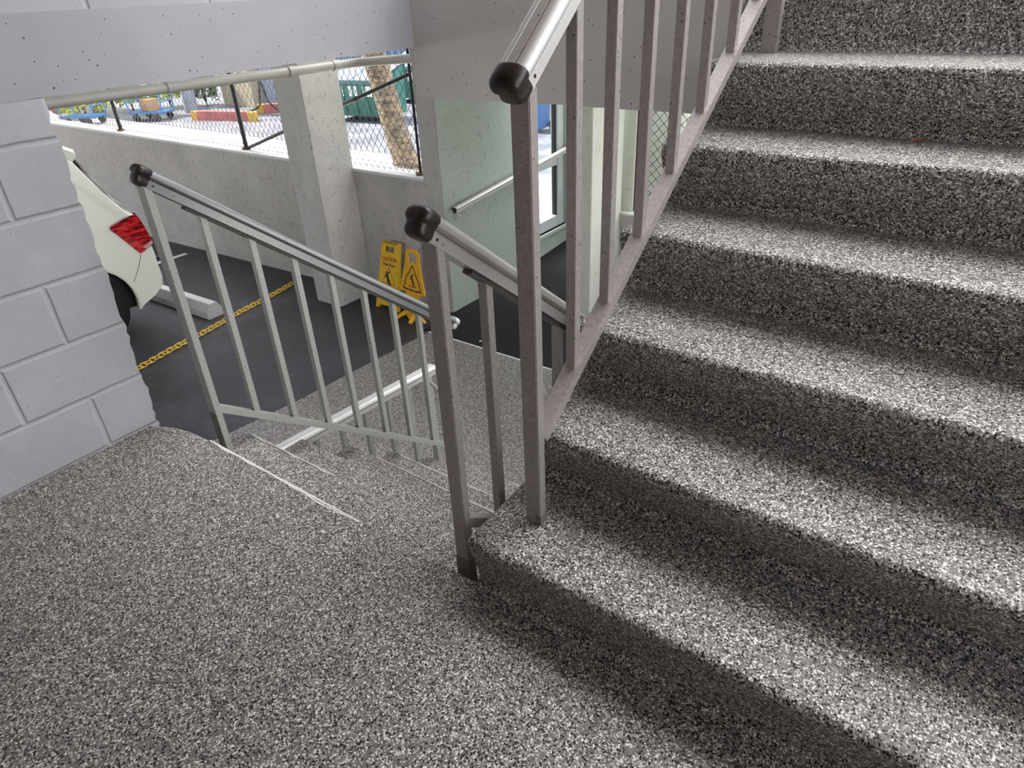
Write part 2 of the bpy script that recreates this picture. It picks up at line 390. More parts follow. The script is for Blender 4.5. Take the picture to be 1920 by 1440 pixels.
# ------------------------------------------------------------------ walls, beams, ceilings
m = MB(); pts = []
zz = -1.6
random.seed(3)
while zz < 1.137:
    pts.append((.886 + .018 * max(0, zz) + random.uniform(-.005, .005) + (.004 if (zz / .2045) % 1 > .5 else 0), zz)); zz += .021
pts.append((.910, 1.137))
poly = [(-2.6, -1.6)] + pts + [(-2.6, 1.137)]
m.prism(poly, 'y', YW, YW + .2)
m.obj('wall_left', M['block'], kind='structure')
m = MB(); xs = [-2.6 + i * .06 for i in range(86)]
low = [(x, 1.137 + random.uniform(-.0035, .0015)) for x in xs if x < 2.52] + [(2.52, 1.137)]
m.prism(low + [(2.52, 1.355), (-2.6, 1.355)], 'y', YW - .001, YW + .22)
m.obj('wall_left_beam', M['beam'], kind='structure')
MB().box(-2.6, 2.52, YW + .002, YW + .21, 1.355, 3.2).obj('wall_left_upper', M['block'], kind='structure')
m = MB(); low = [(.87 + i * .05, .931 + random.uniform(-.003, .002)) for i in range(86)]
low = [p for p in low if p[0] < 2.37] + [(2.38, .931)]
m.prism(low + [(2.38, 1.62), (.87, 1.62)], 'x', 2.50, 2.72)
m.obj('wall_front_beam', M['beam_y'], kind='structure')
# car park wall with ledge, fence opening and the end pier
MB().box(4.40, 4.60, 4.21, 16, -1.9, -.11).obj('wall_back', M['stucco'], kind='structure')
MB().box(4.392, 4.62, 4.20, 16, -.11, -.083).obj('trim_2', M['ledge'], bevel=.006, kind='structure')
MB().box(4.398, 4.60, 4.005, 4.212, -1.6, 1.6).obj('wall_back_pier', M['stucco'], kind='structure')
# pillar
MB().box(3.97, 4.41, 5.13, 5.50, -1.6, 2.5).obj('wall_pillar', M['stucco_pillar'], bevel=.006, kind='structure')
# green side wall of the entrance ramp with a window opening  x 5.62..6.45  z -1.02..0.95
m = MB()
m.box(4.401, 5.62, 4.0, 4.2, -1.6, 1.6).box(6.45, 9.0, 4.0, 4.2, -1.6, 1.6).box(5.62, 6.45, 4.0, 4.2, -1.6, -1.02).box(5.62, 6.45, 4.0, 4.2, .95, 1.6)
m.obj('wall_ramp', M['stucco_green'], kind='structure')
MB().box(4.92, 5.47, 2.80, 3.03, -1.6, 1.2).obj('wall_entrance', M['stucco_white'], bevel=.005, kind='structure')
MB().box(5.45, 5.63, -2.0, 2.80, -1.6, -.485).obj('wall_entrance_low', M['stucco'], kind='structure')
MB().box(5.44, 5.65, -2.0, 2.80, -.485, -.465).obj('trim_3', M['ledge'], bevel=.005, kind='structure')
MB().box(5.52, 5.63, 2.715, 2.80, -.465, 1.2).obj('wall_entrance_jamb', M['stucco_white'], kind='structure')
# ceilings / building above the car park
MB().box(-7, 4.55, YW + .22, 16, 2.5, 6.5).obj('ceiling', M['beam'], kind='structure')
MB().box(3.7, 5.7, .9, 4.2, 1.15, 1.33).obj('ceiling', M['beam_y'], kind='structure')
MB().box(3.05, 5.7, -1.7, .9, 1.45, 1.71).obj('floor', M['flake'], kind='structure')
MB().box(-1.45, -1.15, -1.8, -1.65, -1.6, 2.62).box(-1.15, -.35, -1.8, -1.65, -1.6, 2.62).obj('shade_wall_right', M['tan'], kind='structure')  # unseen wall added to keep side skylight off the risers
MB().box(-2.4, 1.75, -1.8, YW, 2.62, 2.8).obj('ceiling', M['tan'], kind='structure')  # unseen landing slab, run forward and darkened to cut the light below
MB().box(-1.6, -1.45, -1.8, YW, -1.6, 2.62).obj('wall_behind', M['tan'], kind='structure')

# ------------------------------------------------------------------ window in the ramp wall
w = MB()
w.box(6.33, 6.45, 4.03, 4.12, -1.02, .95).box(5.62, 5.70, 4.03, 4.12, -1.02, .95).box(5.70, 6.33, 4.03, 4.12, -1.02, -.90).box(5.70, 6.33, 4.035, 4.115, -.345, -.255).box(5.70, 6.33, 4.03, 4.12, .87, .95)
wf = w.obj('window_1', M['alu_frame'], bevel=.003, kind='structure')
MB().box(6.312, 6.33, 4.05, 4.10, -.90, .87).obj('gasket', M['black'], wf)
MB().box(5.70, 6.32, 4.07, 4.076, -.90, .87).obj('pane', M['pane'], wf)
MB().box(5.60, 6.47, 3.97, 4.05, -1.05, -1.02).obj('window_sill', M['alu_frame'], wf)

# ------------------------------------------------------------------ railings
PROF = [(0,.0575),(.009,.0575),(.0105,.0555),(.012,.0575),(.021,.0565),(.028,.052),(.0325,.044),(.0320,.036),(.0275,.0310),(.0215,.0285),(.0165,.0280),(.0165,.0245),(.0225,.0240),(.0225,.0)]
FULL = [(-u, v) for u, v in PROF[::-1]] + PROF[1:]
def slope_frame(A, m_):
    d = Vector((1, 0, m_)).normalized(); nrm = Vector((-d.z, 0, d.x)); return d, nrm
def rail_rings(x0, x1, y, zf, m_, prof=FULL, cx=0):
    d, nrm = slope_frame(None, m_); r = []
    for x in (x0, x1):
        P = Vector((x, y, zf(x))); r.append([tuple(P + Vector((0, u, 0)) + nrm * v) for u, v in prof])
    return r
def cap_rings(x0, y, zf, m_, sgn, long=.042):
    d, nrm = slope_frame(None, m_); P0 = Vector((x0, y, zf(x0))); rings = []
    capp = [(-.024,-.002),(-.028,.012),(-.024,.026),(-.031,.033),(-.0345,.044),(-.030,.056),(-.018,.0625),(0,.0635),(.018,.0625),(.030,.056),(.0345,.044),(.031,.033),(.024,.026),(.028,.012),(.024,-.002),(0,-.004)]
    for t, s in ((-.012, .96), (0, 1.0), (.5, 1.02), (.78, .95), (.93, .78), (1.0, .45)):
        ring = []
        for u, v in capp:
            cv = .032; extra = .005 if v > .03 else 0
            ring.append(tuple(P0 + d * sgn * (long * max(t, -.2) + (extra if t > .4 else 0)) + Vector((0, u * s, 0)) + nrm * (cv + (v - cv) * s)))
        rings.append(ring)
    return rings
def make_railing(label, y, zu, m_, x0, x1, zb, mb_, xb0, xb1, posts, bals, btop, caps, post_mat, rail_mat, group=None, bal_dir=0):
    base = (posts[0][0], y, posts[0][1])
    t = thing('stair_railing', label, 'railing', base, 0, group)
    zf = lambda x: zu + m_ * (x - x0)
    zbf = lambda x: zb + mb_ * (x - xb0)
    R = lambda mb: rel(mb, base)
    R(MB().loft(rail_rings(x0, x1, y, zf, m_))).obj('handrail', rail_mat, t, smooth=35)
    R(MB().loft(rail_rings(xb0 + .10 * (1 if m_ < 0 else .3), x1 - .03, y, zf, m_, [(-.0135,-.011),(-.0135,.001),(.0135,.001),(.0135,-.011)]))).obj('under_channel', M['under'], t)
    d, nrm = slope_frame(None, mb_)
    R(MB().loft(rail_rings(xb0, xb1, y, zbf, mb_, [(-.021,-.027),(-.021,0),(.021,0),(.021,-.027)]))).obj('bottom_rail', post_mat, t, bevel=.0015)
    for (px, pz0, sx, sy) in posts:
        top = zf(px) + .002
        p = R(MB().box(px, px + sx, y - sy/2, y + sy/2, pz0, top + (.012 if m_ > 0 else 0))).obj('post', post_mat, t, bevel=.002)
    for bx in bals:
        xa = bx + .0125
        R(MB().prism([(bx, zbf(bx) - .004), (bx + .025, zbf(bx + .025) - .004), (bx + .025, zf(bx + .025) + .004), (bx, zf(bx) + .004)], 'y', y - .0125, y + .0125)).obj('baluster', post_mat, t, bevel=.0012)
    for (cx, sgn, mat) in caps:
        e = R(MB().loft(cap_rings(cx, y, zf, m_, sgn))).obj('end_cap', mat, t, smooth=89)
        sb = e.modifiers.new('round', 'SUBSURF'); sb.levels = 2; sb.render_levels = 2
        q = Vector((cx - sgn * .014, y - .0225, zf(cx - sgn * .014))) + slope_frame(None, m_)[1] * .013
        R(MB().tube([q + Vector((0, .001, 0)), q + Vector((0, -.0006, 0))], .0036, 12)).obj('screw', M['screw'], t)
    return t, base
# middle railing, down flight
mid, mb0 = make_railing('grey metal railing down the middle between the two flights, with dark brown end cap', .922, .933, -.775, .935, 2.40, .175, -.757, .975, 2.34,
    [(.956, -RZ - .01, .025, .043), (2.33, -.96, .025, .043)], [1.118 + .155 * i for i in range(8)], None,
    [(.938, -1, M['cap']), (2.40, 1, M['rail'])], M['post'], M['rail_m'])
# left railing, down flight
left, lb0 = make_railing('greenish grey metal railing on the left side of the descending steps, nearest the white car', 2.222, .8655, -.785, 1.036, 2.40, .036, -.757, 1.055, 2.34,
    [(1.030, -RZ - .01, .027, .043), (2.325, -.96, .027, .043)], [1.191 + .162 * i for i in range(7)], None,
    [(1.040, -1, M['cap']), (2.395, 1, M['rail'])], M['post_l'], M['rail_l'])
# right railing, up flight
upr, ub0 = make_railing('brownish grey metal railing rising along the climbing flight, pale handrail stained brown along its groove', .742, 1.203, .80, 1.050, 2.75, .447, .716, 1.066, 2.47,
    [(1.040, RZ - .005, .027, .043), (2.425, 6 * RZ - .005, .038, .048)], [1.216, 1.374, 1.545, 1.718, 1.893, 2.078, 2.250], None,
    [(1.052, -1, M['cap'])], M['post'], M['rail'])
# worn dark patches at the post feet, rust line in the groove of the upper handrail
def relto(mb, base): return rel(mb, base)
relto(MB().box(1.062, 1.0685, .7190, .7200, RZ, RZ + .035).box(1.0395, 1.0405, .719, .735, RZ, RZ + .03).box(1.0395, 1.0685, .7188, .7196, RZ, RZ + .024), ub0).obj('worn_patch', M['patch'], upr, label='dark patch at the post foot')
relto(MB().prism([(.9552, .899, ), (.982, .899), (.982, .8985), (.9552, .8985)], 'z', -.19, .035).box(.9552, .956, .899, .945, -.19, .035), mb0).obj('worn_patch', M['patch'], mid, label='darker painted foot of the post')
relto(MB().box(1.0292, 1.030, 2.199, 2.2445, -.19, .01), lb0).obj('worn_patch', M['patch'], left, label='darker painted foot of the post')
M['rust'] = plain('brown_groove_stain', (.16,.09,.05), .7, var=.5, scale=40)
d_, n_ = slope_frame(None, .80)
g = MB(); P = lambda x, u, v: tuple(Vector((x, .742 + u, 1.203 + .80 * (x - 1.050))) + n_ * v)
g.loft([[P(x, -.0118, .0566), P(x, -.0092, .0566), P(x, -.0092, .0573), P(x, -.0118, .0573)] for x in (1.052, 2.75)])
relto(g, ub0).obj('groove_stain', M['rust'], upr, label='brown stained groove of the handrail')

# guard rail along the walkway beside the stairs
base = (2.40, 2.45, ZG)
lw = thing('guard_railing', 'low level railing with pale handrail standing on the speckled walkway beyond the steps', 'railing', base)
zf = lambda x: -.437 - .065 * (x - 1.3) - .075
rel(MB().loft(rail_rings(-1.2, 2.46, 2.45, zf, -.065)), base).obj('handrail', M['rail'], lw, smooth=35)
for i in range(21):
    x = 2.235 - .165 * i
    rel(MB().box(x, x + .025, 2.4375, 2.4625, zramp(x) + .08, zf(x) + .005), base).obj('baluster', M['post_l'], lw, bevel=.001)
for x in (2.40, .6, -1.15):
    rel(MB().box(x, x + .03, 2.43, 2.47, zramp(x) - .02, zf(x) + .003), base).obj('post', M['post_l'], lw, bevel=.001)
rel(MB().loft(rail_rings(-1.2, 2.44, 2.45, lambda x: zramp(x) + .105, -.06, [(-.02,-.025),(-.02,0),(.02,0),(.02,-.025)])), base).obj('bottom_rail', M['post_l'], lw)
rel(MB().tube([(2.415, 2.44, -.62), (2.345, 2.26, -.63)], .012, 8), base).obj('tie_bar', M['post_l'], lw)

# wall handrail on the green wall
wh = thing('wall_handrail', 'aluminium handrail bracketed to the pale green wall above the black mat', 'handrail', (4.46, 3.93, -.36))
b_ = (4.46, 3.93, -.36)
hp = [(u * .85, v * .8) for u, v in FULL]
zf = lambda x: -.365 + .088 * (x - 4.46)
rel(MB().loft(rail_rings(4.46, 7.6, 3.93, zf, .088, hp)), b_).obj('rail', M['rail'], wh, smooth=35)
rel(MB().loft(rail_rings(4.452, 4.462, 3.93, zf, .088, [(u * 1.0, v) for u, v in hp])), b_).obj('end_cap', M['black'], wh)
for bx in (4.60, 5.75, 6.9):
    z = zf(bx)
    k = rel(MB().tube([(bx, 3.93, z + .002), (bx, 3.93, z - .03), (bx, 3.955, z - .055), (bx, 4.0, z - .065)], .007, 8), b_).obj('bracket', M['rail'], wh, smooth=40)
    rel(MB().tube([(bx, 3.994, z - .065), (bx, 4.001, z - .065)], .03, 16), b_).obj('wall_plate', M['rail'], k)

# ------------------------------------------------------------------ text helper
def text_mesh(txt, size, mat, parent, mtx, name='lettering', bold=.0, depth=.0006):
    cu = bpy.data.curves.new('t', 'FONT'); cu.body = txt; cu.size = size; cu.align_x = 'CENTER'; cu.align_y = 'CENTER'; cu.extrude = depth; cu.offset = bold
    to = bpy.data.objects.new('t', cu); COL.objects.link(to)
    dg = bpy.context.evaluated_depsgraph_get(); dg.update()
    me = bpy.data.meshes.new_from_object(to.evaluated_get(dg)); bpy.data.objects.remove(to); bpy.data.curves.remove(cu)
    me.name = name; me.transform(mtx); me.materials.clear(); me.materials.append(mat)
    o = bpy.data.objects.new(name, me); COL.objects.link(o); o.parent = parent; return o

# local sign frame: X right, Y up the panel, Z toward the viewer. Signs face -X world, so local X = -Y world
def sign_root(name, label, x, y, z, lean, rz):
    t = thing(name, label, 'sign', (x, y, z)); t.rotation_euler = Matrix.Identity(3).to_euler()
    m3 = Matrix(((0, 0, -1), (-1, 0, 0), (0, 1, 0)))           # columns: local X->-Y, local Y->Z, local Z->-X
    rot = Matrix.Rotation(rz, 3, 'Z') @ m3 @ Matrix.Rotation(-lean, 3, 'X')
    t.rotation_euler = rot.to_euler(); return t
def tri_ring(c, r, w, rnd=.008, k=1.0):
    """rounded triangle band as polygons (outer, inner)"""
    def tri(s, rr):
        P = [Vector((0, s)), Vector((s * .87 * k, -s * .62)), Vector((-s * .87 * k, -s * .62))]; out_ = []
        for i in range(3):
            a, b_, c_ = P[i - 1], P[i], P[(i + 1) % 3]
            u = (a - b_).normalized() * rr; v = (c_ - b_).normalized() * rr
            for j in range(6):
                q = j / 5; out_.append(((b_ + u) * (1 - q) ** 2 + b_ * 2 * q * (1 - q) + (b_ + v) * q ** 2))
        return [(p.x + c[0], p.y + c[1]) for p in out_]
    o_, i_ = tri(r, rnd * 2), tri(r - w * 1.9, rnd)
    n_ = len(o_); z = .0012; mbs = MB()
    vs = [(x, y, 0) for x, y in o_] + [(x, y, 0) for x, y in i_] + [(x, y, z) for x, y in o_] + [(x, y, z) for x, y in i_]
    fs = []
    for j in range(n_):
        q = (j + 1) % n_
        fs += [(2*n_+j, 2*n_+q, 3*n_+q, 3*n_+j), (j, q, 2*n_+q, 2*n_+j), (n_+j, 3*n_+j, 3*n_+q, n_+q)]
    return mbs.add(vs, fs)
def figure(s, cx, cy, flip=1):
    mbs = MB()
    def poly(pts):
        mbs.prism([(cx + flip * a * s, cy + b_ * s) for a, b_ in pts], 'z', 0, .0012)
    poly([(-.10 + .10*math.cos(t), .52 + .10*math.sin(t)) for t in [i*PI/5 for i in range(10)]])
    poly([(-.20,.40), (.02,.42), (.14,.05), (.02,-.06), (-.14,.08)])
    poly([(-.18,.40), (-.34,.24), (-.30,-.02), (-.22,.0), (-.25,.20), (-.12,.30)])
    poly([(0,.40), (.20,.50), (.30,.68), (.22,.70), (.12,.58), (-.06,.46)])
    poly([(-.04,.02), (.14,.08), (.36,-.28), (.44,-.52), (.34,-.56), (.24,-.34), (.02,-.08)])
    poly([(-.06,.0), (.08,-.04), (.14,-.34), (.34,-.62), (.24,-.66), (.02,-.38), (-.06,-.10)])
    return mbs

# sign 1: folded A-frame, tall trapezoid with side flange
s1 = sign_root('wet_floor_sign', 'yellow wet floor sign with red CAUTION lettering, the left of the two', 4.135, 4.650, zasph(4.65) + .0, math.radians(15), 0)
def panel1(z0, z1):
    H = .66
    o_ = [(-.148, 0), (-.105, 0), (-.098, .035), (.098, .035), (.105, 0), (.148, 0), (.128, H*.5), (.108, H - .02), (.098, H), (-.098, H), (-.108, H - .02), (-.128, H*.5)]
    return o_
def plate_with_hole(outer, hole, z0, z1):
    bm = bmesh.new()
    def loop(pts):
        vs = [bm.verts.new((a, b_, 0)) for a, b_ in pts]; return [bm.edges.new((vs[i], vs[(i + 1) % len(vs)])) for i in range(len(vs))]
    es = loop(outer) + loop(hole); r = bmesh.ops.triangle_fill(bm, edges=es, use_beauty=True, use_dissolve=False)
    me = bpy.data.meshes.new('tmp'); bm.to_mesh(me); bm.free()
    vs = [v.co[:2] for v in me.vertices]; n_ = len(vs); fs = [tuple(p.vertices) for p in me.polygons]; bpy.data.meshes.remove(me)
    mbs = MB(); allv = [(a, b_, z0) for a, b_ in vs] + [(a, b_, z1) for a, b_ in vs]
    F = [tuple(f) for f in fs] + [tuple(i + n_ for i in f) for f in fs]
    no, nh = len(outer), len(hole)
    for s_, l_ in ((0, no), (no, nh)):
        for i in range(l_): a, b_ = s_ + i, s_ + (i + 1) % l_; F.append((a, b_, b_ + n_, a + n_))
    return mbs.add(allv, F)
hole1 = [(-.05, .565), (.05, .565), (.056, .575), (.056, .61), (.05, .618), (-.05, .618), (-.056, .61), (-.056, .575)]
plate_with_hole(panel1(0, 0), hole1, -.006, 0).obj('front_panel', M['yellow'], s1)
plate_with_hole(panel1(0, 0), hole1, -.040, -.034).obj('rear_panel', M['yellow'], s1)
MB().box(-.108, .108, .64, .66, -.04, 0).box(-.056, .056, .548, .565, -.04, .004).box(-.056, .056, .618, .628, -.04, .004).obj('hinge', M['yellow'], s1)
fl = MB()
for sx in (-1, 1):
    fl.loft([[(sx*(.148), .0, -.034), (sx*.148, 0, .006), (sx*.142, 0, .006), (sx*.142, 0, -.034)], [(sx*.106, .655, -.034), (sx*.106, .655, .006), (sx*.100, .655, .006), (sx*.100, .655, -.034)]])
fl.obj('flange', M['yellow'], s1)
Tm = lambda x, y, a=0: Matrix.Translation((x, y, .0008)) @ Matrix.Rotation(a, 4, 'Z')
text_mesh('CAUTION', .052, M['red_ink'], s1, Tm(0, .492) @ Matrix.Diagonal((.85, 1.05, 1, 1)), bold=.0011)
text_mesh('Wet Floor', .044, M['ink'], s1, Tm(0, .440) @ Matrix.Diagonal((.9, 1, 1, 1)), bold=.0005)
tri_ring((0, .318), .105, .006).obj('warning_triangle', M['red_ink'], s1)
figure(.115, -.01, .305).obj('slipping_figure', M['ink'], s1)
text_mesh('CUIDADO', .044, M['ink'], s1, Tm(0, .218), bold=.0005)

# sign 2: moulded sign on spread feet
s2 = sign_root('wet_floor_sign', 'orange yellow caution sign on spread feet, standing right of the red lettered one', 4.09, 4.262, zasph(4.262), math.radians(9), math.radians(-4))
o2 = [(-.085,.64),(-.05,.662),(0,.668),(.05,.662),(.085,.64),(.102,.52),(.165,.285),(.168,.262),(.155,.252),(.09,.25),(.075,.06),(-.075,.06),(-.09,.25),(-.155,.252),(-.168,.262),(-.165,.285),(-.102,.52)]
h2 = [(-.05,.54),(-.02,.528),(0,.555),(.02,.528),(.05,.54),(.058,.60),(.035,.625),(-.035,.625),(-.058,.60)]
plate_with_hole(o2, h2, -.012, 0).obj('front_panel', M['yellow2'], s2)
MB().prism([(-.058,.255),(.058,.255),(.048,.09),(-.048,.09)], 'z', -.03, .006).obj('rib', M['yellow2'], s2, bevel=.004)
ft = MB()
ft.prism([(-.03,.105),(-.10,.06),(-.185,.0),(-.15,-.012),(-.07,.02),(-.045,-.005),(-.02,-.03),(.02,-.03),(.045,-.005),(.07,.02),(.15,-.012),(.185,.0),(.10,.06),(.03,.105)], 'z', -.02, .012)
ft.obj('foot', M['yellow2'], s2, bevel=.004)
fb = MB()
for sx in (-1, 1):
    fb.loft([[(sx*.03,.08,-.01),(sx*.07,.08,-.01),(sx*.07,.06,-.01),(sx*.03,.06,-.01)],[(sx*.08,.015,.12),(sx*.12,.015,.11),(sx*.12,.0,.11),(sx*.08,.0,.12)]])
fb.obj('foot', M['yellow2'], s2)
tri_ring((0, .372), .158, .011, .012, .95).obj('warning_triangle', M['ink'], s2)
figure(.085, 0, .375, 1).obj('slipping_figure', M['ink'], s2)
MB().prism([(-.045,.310),(.055,.310),(.055,.318),(-.045,.318)], 'z', 0, .0012).obj('ground_line', M['ink'], s2)
a = math.radians(62)
plateY = MB()
for cx, cy, an, w_ in ((-.077,.385,a,.10),(.077,.385,-a,.10),(0,.278,0,.12)):
    q = Matrix.Translation((cx, cy, .001)) @ Matrix.Rotation(an, 4, 'Z')
    plateY.add([tuple(q @ Vector((u, v, ww))) for ww in (0, .0012) for u, v in ((-w_/2,-.013),(w_/2,-.013),(w_/2,.013),(-w_/2,.013))], [(0,1,2,3),(4,5,6,7),(0,1,5,4),(1,2,6,5),(2,3,7,6),(3,0,4,7)])
plateY.obj('text_band', M['yellow2'], s2)
for txt, cx, cy, an in (('CAUTION', -.077, .385, a), ('CUIDADO', .077, .385, -a), ('ATTENTION', 0, .278, 0)):
    text_mesh(txt, .026, M['ink'], s2, Matrix.Translation((cx, cy, .0030)) @ Matrix.Rotation(an, 4, 'Z'), bold=.0009)
M['logo'] = plain('purple_red_badge', (.35,.02,.06), .4)
M['white_ink'] = plain('white_ink', (.8,.8,.8), .5)
bd = MB().prism([(-.040,.190),(.040,.190),(.044,.196),(.044,.208),(.040,.214),(-.040,.214),(-.044,.208),(-.044,.196)], 'z', .006, .0078).obj('badge', M['logo'], s2)
text_mesh('Rubbermaid', .014, M['white_ink'], bd, Matrix.Translation((0, .202, .0084)))

# ------------------------------------------------------------------ parking bay: wheel stop, line, chain, litter
ws = MB(); rings = []
for y in (6.10, 7.93):
    z = zasph(y) - .006
    rings.append([(3.085, y, z), (3.265, y, z), (3.265, y, z + .07), (3.215, y, z + .155), (3.135, y, z + .155), (3.085, y, z + .07)])
ws.loft(rings).obj('wheel_stop', M['stop'], bevel=.005, label='white concrete wheel stop lying behind the white car', category='wheel stop')
z = zasph(8.37)
MB().add([(.2, 8.33, z - .001), (4.2, 8.33, z - .001), (4.2, 8.42, z - .003), (.2, 8.42, z - .003)], [(0,1,2,3)]).obj('painted_line', M['white_paint'], label='white painted bay line beyond the white car', category='line')
# chain
A = Vector((.55, 5.36, zasph(5.3) + .01)); B = Vector((4.17, 6.12, zasph(6.12) + .01))
L = (B - A).length; nl = 76; ch = thing('plastic_chain', 'yellow plastic chain lying straight across the dark parking asphalt', 'chain', tuple(A))
pitch = L / nl
def link_mesh():
    pts = []; a_, r_ = .012, .0085
    for i in range(8): t = -PI/2 + PI * i / 7; pts.append((a_ + r_*math.cos(t), r_*math.sin(t)*1.15))
    for i in range(8): t = PI/2 + PI * i / 7; pts.append((-a_ + r_*math.cos(t), r_*math.sin(t)*1.15))
    return pts
lp = link_mesh(); sc = pitch / .031
ringP = [Vector((p[0] * sc, p[1] * 1.9, 0)) for p in lp]
mb = MB(); rings = []
n_ = len(ringP)
for i in range(n_):
    t = (ringP[(i + 1) % n_] - ringP[i - 1]).normalized(); w_ = Vector((-t.y, t.x, 0))
    rings.append([tuple(ringP[i] + w_ * (.0056*math.cos(q)) + Vector((0, 0, .0042*math.sin(q)))) for q in [k * PI / 3 for k in range(6)]])
rings.append(rings[0]); mb.loft(rings, caps=False)
lk = mb.obj('link', M['chain'], ch, smooth=60)
yaw = math.atan2(B.y - A.y, B.x - A.x)
for i in range(nl):
    o = lk if i == 0 else lk.copy()
    if i: COL.objects.link(o); o.parent = ch
    p = (B - A) * ((i + .5) / nl)
    o.location = (p.x, p.y + .006 * math.sin(i * .35), p.z + .004)
    o.rotation_euler = (math.radians(15 if i % 2 else 75), 0, yaw + .12 * math.sin(i * .7))
random.seed(5)
def scrap(x, y, z, s, label):
    m_ = MB(); n0 = 7
    top = [(s * (1 + .4*random.random()) * math.cos(i*2*PI/n0), s * .6 * (1 + .4*random.random()) * math.sin(i*2*PI/n0), s*.3) for i in range(n0)]
    bot = [(a_ * .9, b_ * .9, -.001) for a_, b_, c_ in top]
    m_.loft([bot, top]); o = m_.obj('paper_scrap', M['white_paint'], label=label, category='litter'); o.location = (x, y, z); return o
scrap(2.93, 4.72, zasph(4.72) - .005, .012, 'white scrap on the dark asphalt between the railing and the pillar')
scrap(4.05, 3.40, ZG - .003, .013, 'white scrap on the black mat near its white edge strip')
# dry leaf on the stair
lf = MB(); n0 = 10; rings = []
for i in range(n0 + 1):
    t = i / n0; w_ = .0075 * math.sin(PI * min(1, t * .93 + .03)) + .0006; zc = .003 + .004 * math.sin(t * PI)
    rings.append([(-w_, -.03 + .06*t, zc + .002), (0, -.03 + .06*t, zc), (w_, -.03 + .06*t, zc + .002), (0, -.03 + .06*t, zc - .0012)])
lf.loft(rings); M['leaf'] = plain('dry_leaf', (.42,.14,.035), .6, var=.3, scale=60)
o = lf.obj('dry_leaf', M['leaf'], label='small orange brown dry leaf lying on a pale upper step', category='leaf'); o.location = (2.177, .222, 5 * RZ + .002); o.rotation_euler = (0, 0, math.radians(50))

# ------------------------------------------------------------------ white car
Y0, Y1 = 6.35, 8.13
car = thing('car', 'creamy white car with red tail lamp parked behind the block wall', 'car', (.9, 7.24, zasph(7.24)))
cb = (.9, 7.24, zasph(7.24))
GZ = -1.40
def arch(cx, cz, r, z_end, n=14):
    a0 = math.asin((z_end - cz) / r); return [(cx + r*math.cos(PI - a0 - (PI - 2*a0) * i / n), cz + r*math.sin(PI - a0 - (PI - 2*a0) * i / n)) for i in range(n + 1)]
def side_outline():
    p = [(-1.25, GZ + .28)] + [(x, z) for x, z in arch(-.48, -1.04, .40, GZ + .25)] + [(0.1, GZ + .24), (1.7, GZ + .24)] + arch(2.2, -1.04, .41, GZ + .26)
    p += [(2.66, -1.105), (2.80, -1.05), (2.885, -.985), (2.90, -.90), (2.892, -.78), (2.895, -.68), (2.885, -.55), (2.86, -.42), (2.825, -.30)]
    p += [(2.76, -.235), (2.66, -.06), (2.545, .215), (2.50, .28), (2.30, .315), (1.9, .345), (1.2, .35), (.5, .30), (.1, .20), (-.35, -.05), (-.75, -.30), (-1.25, -.42), (-1.50, -.62), (-1.56, -.85), (-1.50, -1.10)]
    return p
so = side_outline()
def sect(s, ins):
    """s in 0..1 across the car"""
    k = 4 * s * (1 - s); ring = []
    for x, z in so:
        rear = max(0, min(1, (x - 2.35) / .5)); front = max(0, min(1, (-x - .9) / .5))
        xx = x + rear * (.10 * min(1, k * 1.6)) - front * .12 * min(1, k * 1.6) - (ins * .6 * rear) + ins * .6 * front
        tum = .20 * max(0, min(1, (z + .27) / .62))
        y = Y0 + tum + (Y1 - Y0 - 2 * tum) * s
        zz = z + .02 * k * (1 if z > .1 else 0) - ins * .4 * (1 if z > 0 else 0)
        ring.append((xx, y, zz))
    return ring
rings = []
for s, ins in ((0, .035), (.008, .010), (.03, 0), (.10, 0), (.25, 0), (.5, 0), (.75, 0), (.90, 0), (.97, 0), (.992, .010), (1, .035)): rings.append(sect(s, ins))
rel(MB().loft(rings), cb).obj('body', M['car'], car, smooth=32)
# rear window glass set just outside the body, spoiler, lamps, details
rg = [sect(s, 0) for s in (.015, .12, .3, .5, .7, .88, .985)]
iu = [i for i, p in enumerate(so) if p in ((2.76, -.235), (2.66, -.06), (2.545, .215))]
gl = MB(); gr = []
for r_ in rg: gr.append([(r_[i][0] + .028, r_[i][1], r_[i][2] + .012) for i in iu])
gl.loft(gr, caps=False, closed=False); rel(gl, cb).obj('rear_window', M['car_glass'], car, smooth=60)
sp = MB(); pr = [(2.30, .322), (2.42, .352), (2.53, .350), (2.60, .305), (2.605, .262), (2.565, .225), (2.50, .262), (2.35, .30)]
sp.loft([[(x - (.03 if s in (0, 1) else 0), Y0 + .17 + (Y1 - Y0 - .34) * s, z - (.012 if s in (0, 1) else 0)) for x, z in pr] for s in (0, .03, .5, .97, 1)])
rel(sp, cb).obj('spoiler', M['car'], car, smooth=40)
side_glass = MB().loft([[(1.35, Y0 + .015, -.20), (2.36, Y0 + .025, -.20), (2.22, Y0 + .12, .12), (1.9, Y0 + .155, .23), (1.35, Y0 + .157, .235)], [(1.35, Y0 + .045, -.20), (2.36, Y0 + .055, -.20), (2.22, Y0 + .15, .12), (1.9, Y0 + .185, .23), (1.35, Y0 + .187, .235)]])
rel(side_glass, cb).obj('side_window', M['car_glass'], car)
tl_pts = [(2.578, -.352), (2.592, -.328), (2.71, -.300), (2.80, -.282), (2.845, -.30), (2.878, -.42), (2.902, -.55), (2.906, -.585), (2.86, -.600), (2.775, -.635), (2.76, -.632)]
